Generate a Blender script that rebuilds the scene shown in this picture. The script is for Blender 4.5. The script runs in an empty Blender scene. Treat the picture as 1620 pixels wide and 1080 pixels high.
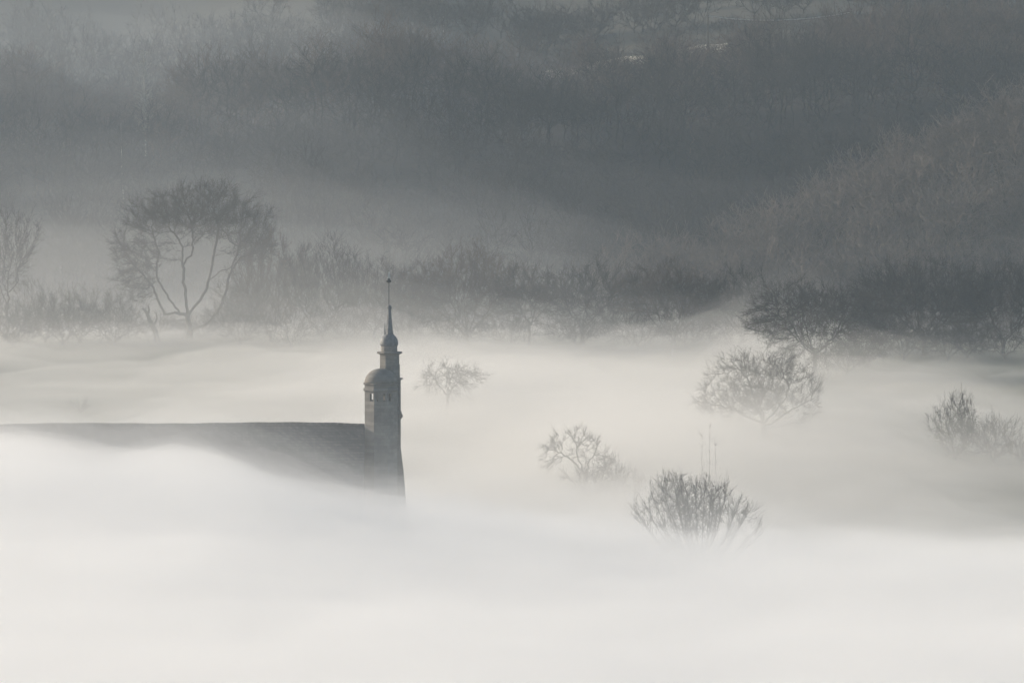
import bpy, bmesh, math, random
import numpy as np
from mathutils import Vector

R = math.radians
sc = bpy.context.scene
col = sc.collection

# ------------------------------------------------------------------ camera
CAM_Z, PITCH, LENS = 60.0, 3.3, 300.0
cam_d = bpy.data.cameras.new('camera')
cam = bpy.data.objects.new('camera', cam_d)
col.objects.link(cam)
cam.location = (0, 0, CAM_Z)
cam.rotation_euler = (R(90 - PITCH), 0, 0)
cam_d.lens, cam_d.sensor_width = LENS, 36.0
cam_d.clip_start, cam_d.clip_end = 1.0, 9000.0
sc.camera = cam

# ------------------------------------------------------------------ sky, sun, exposure
SUN_EL, SUN_AZ = 15.0, -60.0          # azimuth: degrees from +Y (view direction), negative = left
SUN_STRENGTH, SKY_STRENGTH, EXPOSURE = 4.0, 0.10, 0.46
w = bpy.data.worlds.new('World')
sc.world = w
w.use_nodes = True
nt = w.node_tree
nt.nodes.clear()
sky = nt.nodes.new('ShaderNodeTexSky')
sky.sky_type = 'NISHITA'
sky.sun_disc = False
sky.sun_elevation = R(SUN_EL)
sky.sun_rotation = R(SUN_AZ)
bg = nt.nodes.new('ShaderNodeBackground')
bg.inputs['Strength'].default_value = SKY_STRENGTH
out = nt.nodes.new('ShaderNodeOutputWorld')
nt.links.new(sky.outputs[0], bg.inputs[0])
nt.links.new(bg.outputs[0], out.inputs[0])

sd = bpy.data.lights.new('sun', 'SUN')
sun = bpy.data.objects.new('sun', sd)
col.objects.link(sun)
sd.energy, sd.angle, sd.color = SUN_STRENGTH, R(0.5), (1.0, 0.88, 0.75)
to_sun = Vector((math.sin(R(SUN_AZ)) * math.cos(R(SUN_EL)), math.cos(R(SUN_AZ)) * math.cos(R(SUN_EL)), math.sin(R(SUN_EL))))
sun.rotation_euler = to_sun.to_track_quat('Z', 'Y').to_euler()
sun.location = to_sun * 400

sc.view_settings.view_transform = 'Standard'
sc.view_settings.look = 'None'
sc.view_settings.exposure = EXPOSURE
sc.view_settings.gamma = 1.0
try:
    sc.view_settings.use_curve_mapping = False
except Exception:
    pass
cy = sc.cycles
cy.max_bounces, cy.diffuse_bounces, cy.glossy_bounces, cy.volume_bounces = 11, 2, 1, 9
cy.transmission_bounces, cy.transparent_max_bounces = 2, 64
cy.use_denoising = True
cy.caustics_reflective = cy.caustics_refractive = False
cy.sample_clamp_indirect = 6.0

# ------------------------------------------------------------------ helpers
PX = 36.0 / LENS / 1620.0             # tangent of one photograph pixel

def at(px, py, d):
    """World point at distance d (metres along +Y) on the sight line of a photograph pixel."""
    a = R(PITCH)
    u, v = (px - 810) * PX, (540 - py) * PX
    dx, dy, dz = u, math.cos(a) + v * math.sin(a), -math.sin(a) + v * math.cos(a)
    return Vector((dx / dy * d, d, CAM_Z + dz / dy * d))

def tag(o, label=None, cat=None, group=None, kind=None):
    if label: o['label'] = label
    if cat: o['category'] = cat
    if group: o['group'] = group
    if kind: o['kind'] = kind
    return o

def empty(name, loc, rz=0.0):
    o = bpy.data.objects.new(name, None)
    o.location = loc
    o.rotation_euler.z = rz
    o.empty_display_size = 0.5
    col.objects.link(o)
    return o

def link(name, me, m=None, parent=None):
    o = bpy.data.objects.new(name, me)
    if m is not None:
        me.materials.clear()
        me.materials.append(m)
    col.objects.link(o)
    if parent is not None:
        o.parent = parent
    return o

def np_mesh(name, V, F, smooth=False):
    """Mesh from a vertex array and a face array (all faces with the same number of corners)."""
    V, F = np.asarray(V, np.float32), np.asarray(F, np.int32)
    me = bpy.data.meshes.new(name)
    k = F.shape[1]
    me.vertices.add(len(V)); me.vertices.foreach_set('co', V.ravel())
    me.loops.add(F.size); me.loops.foreach_set('vertex_index', F.ravel())
    me.polygons.add(len(F)); me.polygons.foreach_set('loop_start', np.arange(0, F.size, k, dtype=np.int32))
    me.polygons.foreach_set('use_smooth', np.full(len(F), smooth))
    me.update(calc_edges=True)
    return me

def smooth01(t):
    t = np.clip(t, 0, 1)
    return t * t * (3 - 2 * t)

def vnoise(x, y, seed=0):
    """Smooth value noise in about -1..1."""
    xi, yi = np.floor(x).astype(np.int64), np.floor(y).astype(np.int64)
    fx, fy = x - xi, y - yi
    fx, fy = fx * fx * fx * (fx * (6 * fx - 15) + 10), fy * fy * fy * (fy * (6 * fy - 15) + 10)
    def h(a, b):
        n = (a * 374761393 + b * 668265263 + seed * 974711) & 0x7fffffff
        n = ((n ^ (n >> 13)) * 1274126177) & 0x7fffffff
        n = n ^ (n >> 16)
        return (n % 65536) / 32767.5 - 1
    a, b, c, d = h(xi, yi), h(xi + 1, yi), h(xi, yi + 1), h(xi + 1, yi + 1)
    return (a * (1 - fx) + b * fx) * (1 - fy) + (c * (1 - fx) + d * fx) * fy

def fbm(x, y, seed=0, n=3):
    s, a = 0, 1.0
    for i in range(n):
        s = s + a * vnoise(x * 2 ** i, y * 2 ** i, seed + i)
        a *= 0.5
    return s

# ------------------------------------------------------------------ materials
def mat(name, c1, c2, scale=3.0, rough=0.9, bump=0.0, stretch=(1, 1, 1), spec=0.25, metal=0.0):
    m = bpy.data.materials.new(name)
    m.use_nodes = True
    n, l = m.node_tree.nodes, m.node_tree.links
    b = n['Principled BSDF']
    tc = n.new('ShaderNodeTexCoord')
    mp = n.new('ShaderNodeMapping'); mp.inputs['Scale'].default_value = stretch
    l.new(tc.outputs['Object'], mp.inputs[0])
    nz = n.new('ShaderNodeTexNoise'); nz.inputs['Scale'].default_value = scale; nz.inputs['Detail'].default_value = 6
    l.new(mp.outputs[0], nz.inputs['Vector'])
    rp = n.new('ShaderNodeValToRGB')
    rp.color_ramp.elements[0].position, rp.color_ramp.elements[1].position = 0.32, 0.68
    rp.color_ramp.elements[0].color, rp.color_ramp.elements[1].color = (*c1, 1), (*c2, 1)
    l.new(nz.outputs['Fac'], rp.inputs[0])
    l.new(rp.outputs[0], b.inputs['Base Color'])
    b.inputs['Roughness'].default_value = rough
    b.inputs['Specular IOR Level'].default_value = spec
    b.inputs['Metallic'].default_value = metal
    if bump:
        bp = n.new('ShaderNodeBump'); bp.inputs['Strength'].default_value = bump; bp.inputs['Distance'].default_value = 0.05
        l.new(nz.outputs['Fac'], bp.inputs['Height']); l.new(bp.outputs[0], b.inputs['Normal'])
    return m

def coursed(name, c1, c2, mortar, bw, bh, rough=0.85):
    """Stone or slate in courses: brick texture with noise over it."""
    m = mat(name, c1, c2, 1.3, rough)
    n, l = m.node_tree.nodes, m.node_tree.links
    b = n['Principled BSDF']
    br = n.new('ShaderNodeTexBrick')
    br.inputs['Scale'].default_value = 1.0
    br.inputs['Brick Width'].default_value, br.inputs['Row Height'].default_value = bw, bh
    br.inputs['Mortar Size'].default_value = 0.012
    br.inputs['Color1'].default_value = (*c1, 1); br.inputs['Color2'].default_value = (*c2, 1); br.inputs['Mortar'].default_value = (*mortar, 1)
    tc = n.new('ShaderNodeTexCoord')
    sp = n.new('ShaderNodeSeparateXYZ'); cb = n.new('ShaderNodeCombineXYZ')
    ad = n.new('ShaderNodeMath'); ad.operation = 'ADD'
    l.new(tc.outputs['Object'], sp.inputs[0])
    l.new(sp.outputs['X'], ad.inputs[0]); l.new(sp.outputs['Y'], ad.inputs[1])
    l.new(ad.outputs[0], cb.inputs['X']); l.new(sp.outputs['Z'], cb.inputs['Y'])
    l.new(cb.outputs[0], br.inputs['Vector'])
    mx = n.new('ShaderNodeMixRGB'); mx.blend_type = 'MULTIPLY'; mx.inputs[0].default_value = 0.55
    rp = [q for q in n if q.type == 'VALTORGB'][0]
    rp.color_ramp.elements[0].color, rp.color_ramp.elements[1].color = (0.55, 0.55, 0.55, 1), (1, 1, 1, 1)
    l.new(br.outputs['Color'], mx.inputs[1]); l.new(rp.outputs[0], mx.inputs[2])
    l.new(mx.outputs[0], b.inputs['Base Color'])
    bp = n.new('ShaderNodeBump'); bp.inputs['Strength'].default_value = 0.5; bp.inputs['Distance'].default_value = 0.03; bp.invert = True
    l.new(br.outputs['Fac'], bp.inputs['Height']); l.new(bp.outputs[0], b.inputs['Normal'])
    return m

def volume_mat(name, color, density, g):
    m = bpy.data.materials.new(name)
    m.use_nodes = True
    n, l = m.node_tree.nodes, m.node_tree.links
    n.clear()
    o = n.new('ShaderNodeOutputMaterial')
    v = n.new('ShaderNodeVolumePrincipled')
    v.inputs['Color'].default_value = (*color, 1)
    v.inputs['Density'].default_value = density
    v.inputs['Anisotropy'].default_value = g
    l.new(v.outputs[0], o.inputs['Volume'])
    return m

M = dict(
    bark=mat('grey_brown_bark', (0.035, 0.029, 0.024), (0.085, 0.072, 0.06), 4, stretch=(1, 1, .3), bump=.5),
    twig=mat('brown_twig_bark', (0.040, 0.033, 0.028), (0.095, 0.076, 0.062), 1.2),
    wood_twig=mat('dark_wood_twig_bark', (0.030, 0.026, 0.024), (0.075, 0.062, 0.052), .2),
    sunlit_spur_twig=mat('sunlit_spur_twig_bark', (0.105, 0.090, 0.078), (0.245, 0.205, 0.175), .25),  # bark lightened: sunlight on the spur is put into the twig colour
    red_twig=mat('reddish_twig_bark', (0.060, 0.044, 0.035), (0.16, 0.112, 0.085), .25),  # reddish bark in the row; painted sunlight on the far wood's crest
    birch=mat('pale_birch_bark', (0.20, 0.19, 0.17), (0.55, 0.53, 0.48), 3, stretch=(1, 1, 4)),
    ivy=mat('green_ivy_leaf', (0.035, 0.055, 0.018), (0.09, 0.115, 0.045), 3),
    evergreen=mat('dark_evergreen_leaf', (0.018, 0.032, 0.016), (0.05, 0.07, 0.035), 2),
    grass=mat('winter_grass', (0.045, 0.055, 0.025), (0.10, 0.10, 0.055), .06, bump=.3),
    sunlit_grass=mat('sunlit_grass_tone', (0.42, 0.38, 0.28), (0.68, 0.62, 0.48), .5),  # grass colour brightened to stand in for sun on the upland strip
    slate=coursed('weathered_roof_slate', (0.10, 0.092, 0.085), (0.17, 0.155, 0.14), (0.05, 0.046, 0.042), .30, .22),
    stone=coursed('pale_granite_blocks', (0.235, 0.218, 0.195), (0.295, 0.272, 0.242), (0.22, 0.203, 0.18), .55, .28),
    lead=mat('weathered_lead', (0.13, 0.135, 0.14), (0.22, 0.22, 0.22), 5, rough=.6),
    iron=mat('dark_iron', (0.03, 0.03, 0.03), (0.07, 0.065, 0.06), 8, rough=.6),
    gilt=mat('pale_worn_gilt', (0.80, 0.78, 0.72), (0.88, 0.86, 0.80), 8, rough=.4),
    glass=mat('dark_leaded_glass', (0.02, 0.022, 0.025), (0.05, 0.05, 0.055), 6, rough=.2, spec=.5),
    alu=mat('bright_wire', (0.70, 0.68, 0.62), (0.85, 0.83, 0.78), 8, rough=.35, metal=1.0),
    wood=mat('weathered_pole_wood', (0.07, 0.055, 0.042), (0.13, 0.105, 0.08), 6, stretch=(1, 1, .2)),
)

# ------------------------------------------------------------------ terrain
def terrain(x, y):
    x, y = np.asarray(x, float), np.asarray(y, float)
    near = 57.0 * np.clip(1 - y / 400.0, 0, 1.6) ** 2
    floor = 0.35 * fbm(x / 60, y / 60, 11) * smooth01((y - 380) / 80) * (1 - smooth01((y - 1040) / 60))
    dip = -6.0 * smooth01((y - 1055) / 75)
    wob = 7.0 * fbm(x / 55 + 3.1, y / 400, 5, 2)
    crest = 22.0 + 5.5 * np.exp(-((x - 62) / 42) ** 2) + 2.5 * np.exp(-((x + 22) / 22) ** 2) - 2.5 * np.exp(-((x - 2) / 14) ** 2) - 3.0 * np.exp(-((x + 66) / 22) ** 2)
    hill = crest * smooth01((y + wob - 1225) / 115)
    plateau = 0.060 * np.clip(y - 1345, 0, 360) + 0.8 * fbm(x / 90, y / 90, 21) * smooth01((y - 1345) / 60)
    spur = 26.0 * smooth01((x - 14) / 72) * np.exp(-((y - 1172 + 0.35 * (x - 60)) / 42) ** 2)
    return near + floor + dip + hill + plateau + spur

def ground_z(x, y):
    return float(terrain(x, y))

def build_ground():
    xs = np.unique(np.concatenate([np.linspace(-1500, -160, 30), np.linspace(-160, 160, 110), np.linspace(160, 1500, 30)]))
    ys = np.unique(np.concatenate([np.linspace(-250, 450, 60), np.linspace(450, 1050, 90), np.linspace(1050, 1420, 110), np.linspace(1420, 3000, 80)]))
    X, Y = np.meshgrid(xs, ys)
    Z = terrain(X, Y)
    V = np.stack([X, Y, Z], -1).reshape(-1, 3)
    nx, ny = len(xs), len(ys)
    i = (np.arange(ny - 1)[:, None] * nx + np.arange(nx - 1)[None]).ravel()
    F = np.stack([i, i + 1, i + nx + 1, i + nx], -1)
    me = np_mesh('ground', V, F, True)
    # leaf litter under the woods, grass elsewhere
    wood = smooth01((Y - 1085) / 30) * (1 - .25 * smooth01((Y - 1385) / 30))
    at_ = me.attributes.new('litter', 'FLOAT', 'POINT'); at_.data.foreach_set('value', wood.astype(np.float32).ravel())
    g = M['grass']; n, l = g.node_tree.nodes, g.node_tree.links
    b = n['Principled BSDF']; old = b.inputs['Base Color'].links[0].from_socket
    an = n.new('ShaderNodeAttribute'); an.attribute_name = 'litter'
    mx = n.new('ShaderNodeMixRGB'); mx.inputs[2].default_value = (0.045, 0.034, 0.025, 1)
    l.new(an.outputs['Fac'], mx.inputs[0]); l.new(old, mx.inputs[1]); l.new(mx.outputs[0], b.inputs['Base Color'])
    o = link('ground', me, g)
    tag(o, 'winter grass valley floor rising to a wooded hillside', 'ground', kind='structure')

build_ground()
# ------------------------------------------------------------------ church
class MB:
    def __init__(s): s.V, s.F = [], []
    def add(s, V, F):
        n = len(s.V); s.V += [tuple(v) for v in V]; s.F += [tuple(i + n for i in f) for f in F]
    def box(s, x0, x1, y0, y1, z0, z1):
        s.add([(x0, y0, z0), (x1, y0, z0), (x1, y1, z0), (x0, y1, z0), (x0, y0, z1), (x1, y0, z1), (x1, y1, z1), (x0, y1, z1)],
              [(0, 3, 2, 1), (4, 5, 6, 7), (0, 1, 5, 4), (1, 2, 6, 5), (2, 3, 7, 6), (3, 0, 4, 7)])
    def lathe(s, cx, cy_, prof, n=8, rot=None, cap=True):
        """Profile [(r, z)] turned round (cx, cy_); n=8 gives an octagon with faces to the front."""
        rot = math.pi / n if rot is None else rot
        V, F = [], []
        for r, z in prof:
            for i in range(n):
                a = rot + 2 * math.pi * i / n
                V.append((cx + r * math.cos(a), cy_ + r * math.sin(a), z))
        for k in range(len(prof) - 1):
            for i in range(n):
                j = (i + 1) % n
                F.append((k * n + i, k * n + j, (k + 1) * n + j, (k + 1) * n + i))
        if cap:
            F.append(tuple(range(n - 1, -1, -1))); F.append(tuple((len(prof) - 1) * n + i for i in range(n)))
        s.add(V, F)
    def prism(s, poly, y0, y1):
        """Polygon in x,z pulled along y."""
        n = len(poly)
        V = [(x, y0, z) for x, z in poly] + [(x, y1, z) for x, z in poly]
        F = [tuple(range(n)), tuple(range(2 * n - 1, n - 1, -1))] + [(i, i + n, (i + 1) % n + n, (i + 1) % n) for i in range(n)]
        s.add(V, F)
    def build(s, name, m, parent, smooth=False, bevel=0.0):
        me = bpy.data.meshes.new(name); me.from_pydata(s.V, [], s.F); me.update()
        bm = bmesh.new(); bm.from_mesh(me); bmesh.ops.recalc_face_normals(bm, faces=bm.faces); bm.to_mesh(me); bm.free()
        for p in me.polygons: p.use_smooth = smooth
        o = link(name, me, m, parent)
        if bevel:
            b = o.modifiers.new('bevel', 'BEVEL'); b.width = bevel; b.segments = 1; b.limit_method = 'ANGLE'
        return o

CH_Y = 700.0
def cx_(px): return (px - 810) * PX * CH_Y * 1.0017      # metres from the picture's middle at the church
def cz_(py): return at(810, py, CH_Y).z

def church():
    gz = ground_z(-14, CH_Y) - .1
    xg, xw = cx_(577), -62.0
    root = empty('church', (xg, CH_Y, gz))
    tag(root, 'stone church with long slate roof and domed turret with spire, half sunk in fog', 'church')
    ox, oz = xg, gz
    X = lambda px: cx_(px) - ox
    Z = lambda py: cz_(py) - oz
    rid, eav, hw = Z(672), Z(672) - 6.6, 6.0
    L = xw - ox
    # walls
    b = MB()
    b.box(L + .3, -.35, -hw + .35, -hw + 1.05, 0, eav); b.box(L + .3, -.35, hw - 1.05, hw - .35, 0, eav)
    for gx0, gx1 in ((-1.05, -.352), (L + .302, L + 1.0)):
        b.add([(gx0, -hw + 1.052, 0), (gx0, hw - 1.052, 0), (gx0, hw - 1.052, eav + .6), (gx0, 0, rid - .45), (gx0, -hw + 1.052, eav + .6),
               (gx1, -hw + 1.052, 0), (gx1, hw - 1.052, 0), (gx1, hw - 1.052, eav + .6), (gx1, 0, rid - .45), (gx1, -hw + 1.052, eav + .6)],
              [(0, 1, 2, 3, 4), (9, 8, 7, 6, 5), (0, 5, 6, 1), (1, 6, 7, 2), (2, 7, 8, 3), (3, 8, 9, 4), (4, 9, 5, 0)])
    b.build('wall', M['stone'], root, bevel=.02)
    # roof: two gently uneven slopes
    rng = np.random.default_rng(4)
    nx, ns = 90, 14
    xs = np.linspace(L, 0, nx)
    sag = -.10 * np.sin((xs - L) / (0 - L) * 3.1 * 2.0) - .06 * np.sin(xs * .31) + .015 * np.sin(xs * 1.9)
    V, F = [], []
    for side in (-1, 1):
        o0 = len(V)
        for i in range(nx):
            for k in range(ns):
                t = k / (ns - 1)
                V.append((xs[i], side * (hw + .15) * t, rid + sag[i] - (rid - eav + .25) * t + .05 * math.sin(xs[i] * .4 + side) * math.sin(t * 3.1) * 1.0))
        for i in range(nx - 1):
            for k in range(ns - 1):
                a = o0 + i * ns + k
                F.append((a, a + 1, a + ns + 1, a + ns) if side < 0 else (a, a + ns, a + ns + 1, a + 1))
    me = bpy.data.meshes.new('roof'); me.from_pydata(V, [], F); me.update()
    rf = link('roof', me, M['slate'], root)
    so = rf.modifiers.new('thickness', 'SOLIDIFY'); so.thickness = .16; so.offset = -1
    r = MB()
    for i in range(nx * 1):
        if i < nx - 1:
            z0 = rid + (sag[i] + sag[i + 1]) / 2
            x0, x1 = xs[i], xs[i + 1] - .03
            r.add([(x0, -.20, z0 - .10), (x0, 0, z0 + .12), (x0, .20, z0 - .10), (x1, -.20, z0 - .10), (x1, 0, z0 + .105), (x1, .20, z0 - .10)],
                  [(0, 1, 2), (5, 4, 3), (0, 3, 4, 1), (1, 4, 5, 2), (2, 5, 3, 0)])
    r.build('ridge_tiles', M['slate'], rf)
    # buttresses and windows down the side that faces us
    for k in range(9):
        x = -4.5 - k * 4.6
        if x < L + 2: break
        q = MB(); q.add([(x - .4, -hw - .55, 0), (x + .4, -hw - .55, 0), (x + .4, -hw + .348, 0), (x - .4, -hw + .348, 0), (x - .4, -hw - .55, eav * .55), (x + .4, -hw - .55, eav * .55), (x + .4, -hw + .348, eav * .86), (x - .4, -hw + .348, eav * .86)],
                        [(0, 3, 2, 1), (4, 5, 6, 7), (0, 1, 5, 4), (1, 2, 6, 5), (2, 3, 7, 6), (3, 0, 4, 7)])
        q.build('buttress', M['stone'], root, bevel=.02)
        xm, zb, wd, hh = x - 2.3, eav * .30, .55, eav * .30
        arch = [(xm - wd, zb), (xm + wd, zb), (xm + wd, zb + hh)] + [(xm + wd * math.cos(a), zb + hh + wd * 1.3 * math.sin(a)) for a in np.linspace(.3, 2.84, 7)] + [(xm - wd, zb + hh)]
        wf = MB(); wf.prism([(xm + (p - xm) * 1.28, zb + (q_ - zb) * 1.1 - .08) for p, q_ in arch], -hw + .27, -hw + .345)
        wo = wf.build('window', M['stone'], root)
        g = MB(); g.prism(arch, -hw + .24, -hw + .266); g.build('pane', M['glass'], wo)

    # stair turret with a dome, at the gable
    R8 = 1 / math.cos(math.pi / 8)
    tx, ty = X(602.5), 0.0
    rt = (X(628) - X(577)) / 2
    st = MB()
    z_cor = Z(607)
    # hollow belfry: solid shaft up to the openings, eight piers, then a drum
    zo0, zo1 = Z(633), Z(621)
    st.lathe(tx, ty, [(rt * 1.16 * R8, 0), (rt * 1.16 * R8, Z(800)), (rt * 1.02 * R8, Z(786)), (rt * R8, Z(690)), (rt * R8, zo0)])
    st.lathe(tx, ty, [(rt * R8, zo1), (rt * R8, z_cor)])
    th, half = .20, rt * math.tan(math.pi / 8)
    ends = half - th * math.tan(math.pi / 8)
    slits = {-90: [(-.28, .07), (.28, .07)], -135: [(.25, .20)], 135: [(-.25, .20)], -45: [(-.25, .13)]}
    for i in range(8):                                   # the piers between the slits of every face
        deg = -180 + 45 * i
        am = R(deg)
        u, v = (math.cos(am), math.sin(am)), (-math.sin(am), math.cos(am))
        cuts = [-half] + sorted(q for s_, w_ in slits.get(deg, []) for q in (s_ - w_, s_ + w_)) + [half]
        for w0, w1 in zip(cuts[0::2], cuts[1::2]):
            wi0, wi1 = max(w0, -ends), min(w1, ends)
            V = [(tx + u[0] * rr_ + v[0] * ww, ty + u[1] * rr_ + v[1] * ww, z) for z in (zo0, zo1) for rr_, ww in ((rt, w0), (rt, w1), (rt - th, wi1), (rt - th, wi0))]
            st.add(V, [(0, 1, 2, 3), (7, 6, 5, 4), (0, 4, 5, 1), (1, 5, 6, 2), (2, 6, 7, 3), (3, 7, 4, 0)])
    sto = st.build('stair_turret', M['stone'], root)
    c = MB(); c.lathe(tx, ty, [(rt * R8 + .003, Z(618)), (rt * R8 + .12, Z(617)), (rt * R8 + .12, Z(614.5)), (rt * R8 + .003, Z(613))], cap=False)
    c.lathe(tx, ty, [(rt * R8 - .06, Z(608)), (rt * R8 + .10, Z(607.2)), (rt * R8 + .12, Z(605.6)), (rt * R8 - .06, Z(605))])
    c.build('cornice', M['stone'], sto)
    rd, hd = rt * 1.03, Z(582.5) - Z(605)
    c = MB(); c.lathe(tx, ty, [(rd * math.cos(t), Z(605) + hd * math.sin(t)) for t in np.linspace(0, 1.50, 12)], 24)
    c.build('dome', M['stone'], sto, smooth=True)
    # bell tower behind it
    bx, by = X(616), 1.15
    wl, wr = X(600.5), X(631)
    rb = (wr - wl) / 2
    bt = MB()
    bt.lathe(bx, by, [(rb * 1.04 * R8, 0), (rb * 1.04 * R8, Z(590)), (rb * R8, Z(585)), (rb * R8, Z(560.5))])
    bto = bt.build('bell_tower', M['stone'], root)
    # pilaster on its right with two corbels, and the sloping buttress under it
    p = MB()
    p.box(X(626), X(632.2), by - .45, by + .45, 0, Z(578)); p.box(X(625.5), X(633.6), by - .36, by + .36, 0, Z(599)); p.build('pilaster', M['stone'], bto, bevel=.02)
    p = MB(); p.prism([(X(631.8), Z(603)), (X(633.9), Z(602)), (X(637), Z(600.4)), (X(637), Z(599.2)), (X(631.8), Z(598.8))], by - .42, by + .42); p.build('corbel', M['stone'], bto)
    p = MB(); p.prism([(X(633.4), Z(665)), (X(634.6), Z(663)), (X(637.2), Z(659.5)), (X(635.4), Z(656)), (X(634.6), Z(652)), (X(633.4), Z(652))], by - .38, by + .38); p.build('corbel', M['stone'], bto)
    p = MB(); p.prism([(X(620), 0), (X(655), 0), (X(641.4), Z(790)), (X(637.8), Z(745)), (X(632.6), Z(703)), (X(631), Z(700)), (X(620), Z(700))], by - .55, by + .55); p.build('buttress', M['stone'], bto, bevel=.02)
    c = MB(); c.lathe(bx, by, [(rb * R8 - .05, Z(562.5)), (rb * R8 + .08, Z(561)), (rb * R8 + .26, Z(559.6)), (rb * R8 + .26, Z(557.6)), (rb * .9, Z(557))]); c.build('cornice', M['stone'], bto)
    rdm = (X(628.6) - X(602)) / 2; dx = X(615.2)
    c = MB(); c.lathe(dx, by, [(rdm, Z(557.3)), (rdm, Z(547))], 16); dro = c.build('drum', M['stone'], bto)
    ro = (X(630.2) - X(600.8)) / 2
    prof = [(rdm + .01, Z(548)), (ro, Z(546.5)), (ro * 1.01, Z(544)), (ro * .97, Z(540)), (ro * .88, Z(536.5)), (ro * .74, Z(533.5)), (ro * .60, Z(531.5)), (ro * .52, Z(530))]
    c = MB(); c.lathe(dx, by, prof, 16); c.build('dome', M['lead'], bto, smooth=True)
    rs = (X(622.2) - X(609.4)) / 2
    c = MB(); c.lathe(X(615.8), by, [(rs * R8, Z(530.8)), (rs * .70 * R8, Z(515)), (rs * .46 * R8, Z(497)), (rs * .36 * R8, Z(490))]); spo = c.build('spire', M['lead'], bto)
    c = MB(); zc, rr2 = Z(488), .20
    c.lathe(X(615.8), by, [(.04, zc - .25), (rr2 * .7, zc - .16), (rr2, zc), (rr2 * .8, zc + .14), (.05, zc + .24)], 12); c.build('finial', M['lead'], spo, smooth=True)
    # slender pinnacle against the left of the spire's foot
    c = MB(); c.lathe(X(608.6), by, [(.07, Z(531.6)), (.055, Z(522)), (.02, Z(512))], 6); c.build('pinnacle', M['lead'], spo)
    # weather vane
    v = MB(); v.lathe(X(615), by, [(.032, zc + .2), (.026, Z(430))], 6); vo = v.build('weather_vane', M['iron'], bto)
    v = MB(); v.lathe(X(614.8), by, [(.05, Z(448.6)), (.20, Z(447)), (.24, Z(445.6)), (.12, Z(444)), (.05, Z(441.4))], 10); v.build('vane_ball', M['iron'], vo, smooth=True)
    v = MB(); v.prism([(X(612.6), Z(441)), (X(617.6), Z(441)), (X(616.2), Z(438.6)), (X(615.9), Z(431)), (X(614.0), Z(431)), (X(613.8), Z(438.6))], by - .02, by + .02); v.build('vane_arrow', M['gilt'], vo)
    return root
church()
# ------------------------------------------------------------------ trees: grown towards points spread through the crown's volume
def crown_points(rng, n, lumps, shell=0.45, zmin=-1e9):
    """Points in a union of ellipsoids (cx, cy, cz, rx, ry, rz); shell < 1 crowds them to the outside."""
    vol = np.array([q[3] * q[4] * q[5] for q in lumps]); vol /= vol.sum()
    P = []
    for q, v in zip(lumps, vol):
        k = max(4, int(round(n * v)))
        d = rng.normal(size=(k, 3)); d /= np.linalg.norm(d, axis=1)[:, None]
        r = rng.random(k) ** (1 / 3.0 * shell * 2)
        p = d * r[:, None] * np.array(q[3:6]) + np.array(q[0:3])
        P.append(p)
    P = np.concatenate(P)
    return P[P[:, 2] > zmin]

def grow(rng, attr, start, D=0.45, kill=0.7, reach=5.0, up=0.15, wander=0.25, maxit=120, jit=0.22):
    """Space colonisation. start: list of polylines [(x,y,z),...]; the first is the trunk, later ones leave the nearest node made so far."""
    pos, par = [], []
    for pl in start:
        pl = [np.array(p, float) for p in pl]
        if pos:
            d = np.linalg.norm(np.array(pos) - pl[0], axis=1); last = int(d.argmin())
        else:
            pos.append(pl[0]); par.append(-1); last = 0
        for a, b in zip(pl[:-1], pl[1:]):
            n = max(1, int(np.linalg.norm(b - a) / D))
            for i in range(1, n + 1):
                p = a + (b - a) * i / n + rng.normal(size=3) * jit * D * (i < n)
                pos.append(p); par.append(last); last = len(pos) - 1
    pos, par = np.array(pos), list(par)
    d = np.linalg.norm(attr[:, None] - pos[None], axis=2)
    near, nd = d.argmin(1), d.min(1)
    alive = nd > kill
    kids = np.zeros(len(pos), int)
    for _ in range(maxit):
        act = alive & (nd < reach)
        if not act.any():
            if not alive.any(): break
            act = alive & (nd < nd[alive].min() * 1.3 + 0.01)
        idx = np.nonzero(act)[0]
        v = attr[idx] - pos[near[idx]]; v /= np.linalg.norm(v, axis=1)[:, None] + 1e-9
        s = np.zeros_like(pos); np.add.at(s, near[idx], v)
        c = np.zeros(len(pos)); np.add.at(c, near[idx], 1)
        g = np.nonzero((c > 0) & (kids < 4))[0]
        if not len(g): break
        v = s[g] / (np.linalg.norm(s[g], axis=1)[:, None] + 1e-9)
        v = v + rng.normal(size=v.shape) * wander; v[:, 2] += up
        v /= np.linalg.norm(v, axis=1)[:, None] + 1e-9
        new = pos[g] + v * D
        kids[g] += 1; kids = np.concatenate([kids, np.zeros(len(g), int)])
        n0 = len(pos)
        pos = np.concatenate([pos, new]); par += list(g)
        ai = np.nonzero(alive)[0]
        dd = np.linalg.norm(attr[ai][:, None] - new[None], axis=2)
        j, m = dd.argmin(1), dd.min(1)
        better = m < nd[ai]
        near[ai[better]] = j[better] + n0; nd[ai[better]] = m[better]
        alive &= nd > kill
    return pos, np.array(par)

def thickness(pos, par, tip=0.012, power=2.2):
    r = np.zeros(len(pos))
    has = np.zeros(len(pos), bool); has[par[par >= 0]] = True
    acc = np.where(has, 0.0, tip ** power)
    for i in range(len(pos) - 1, 0, -1):
        acc[par[i]] += acc[i]
    return acc ** (1 / power)

def unit(v):
    return v / (np.linalg.norm(v, axis=1)[:, None] + 1e-9)

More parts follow.
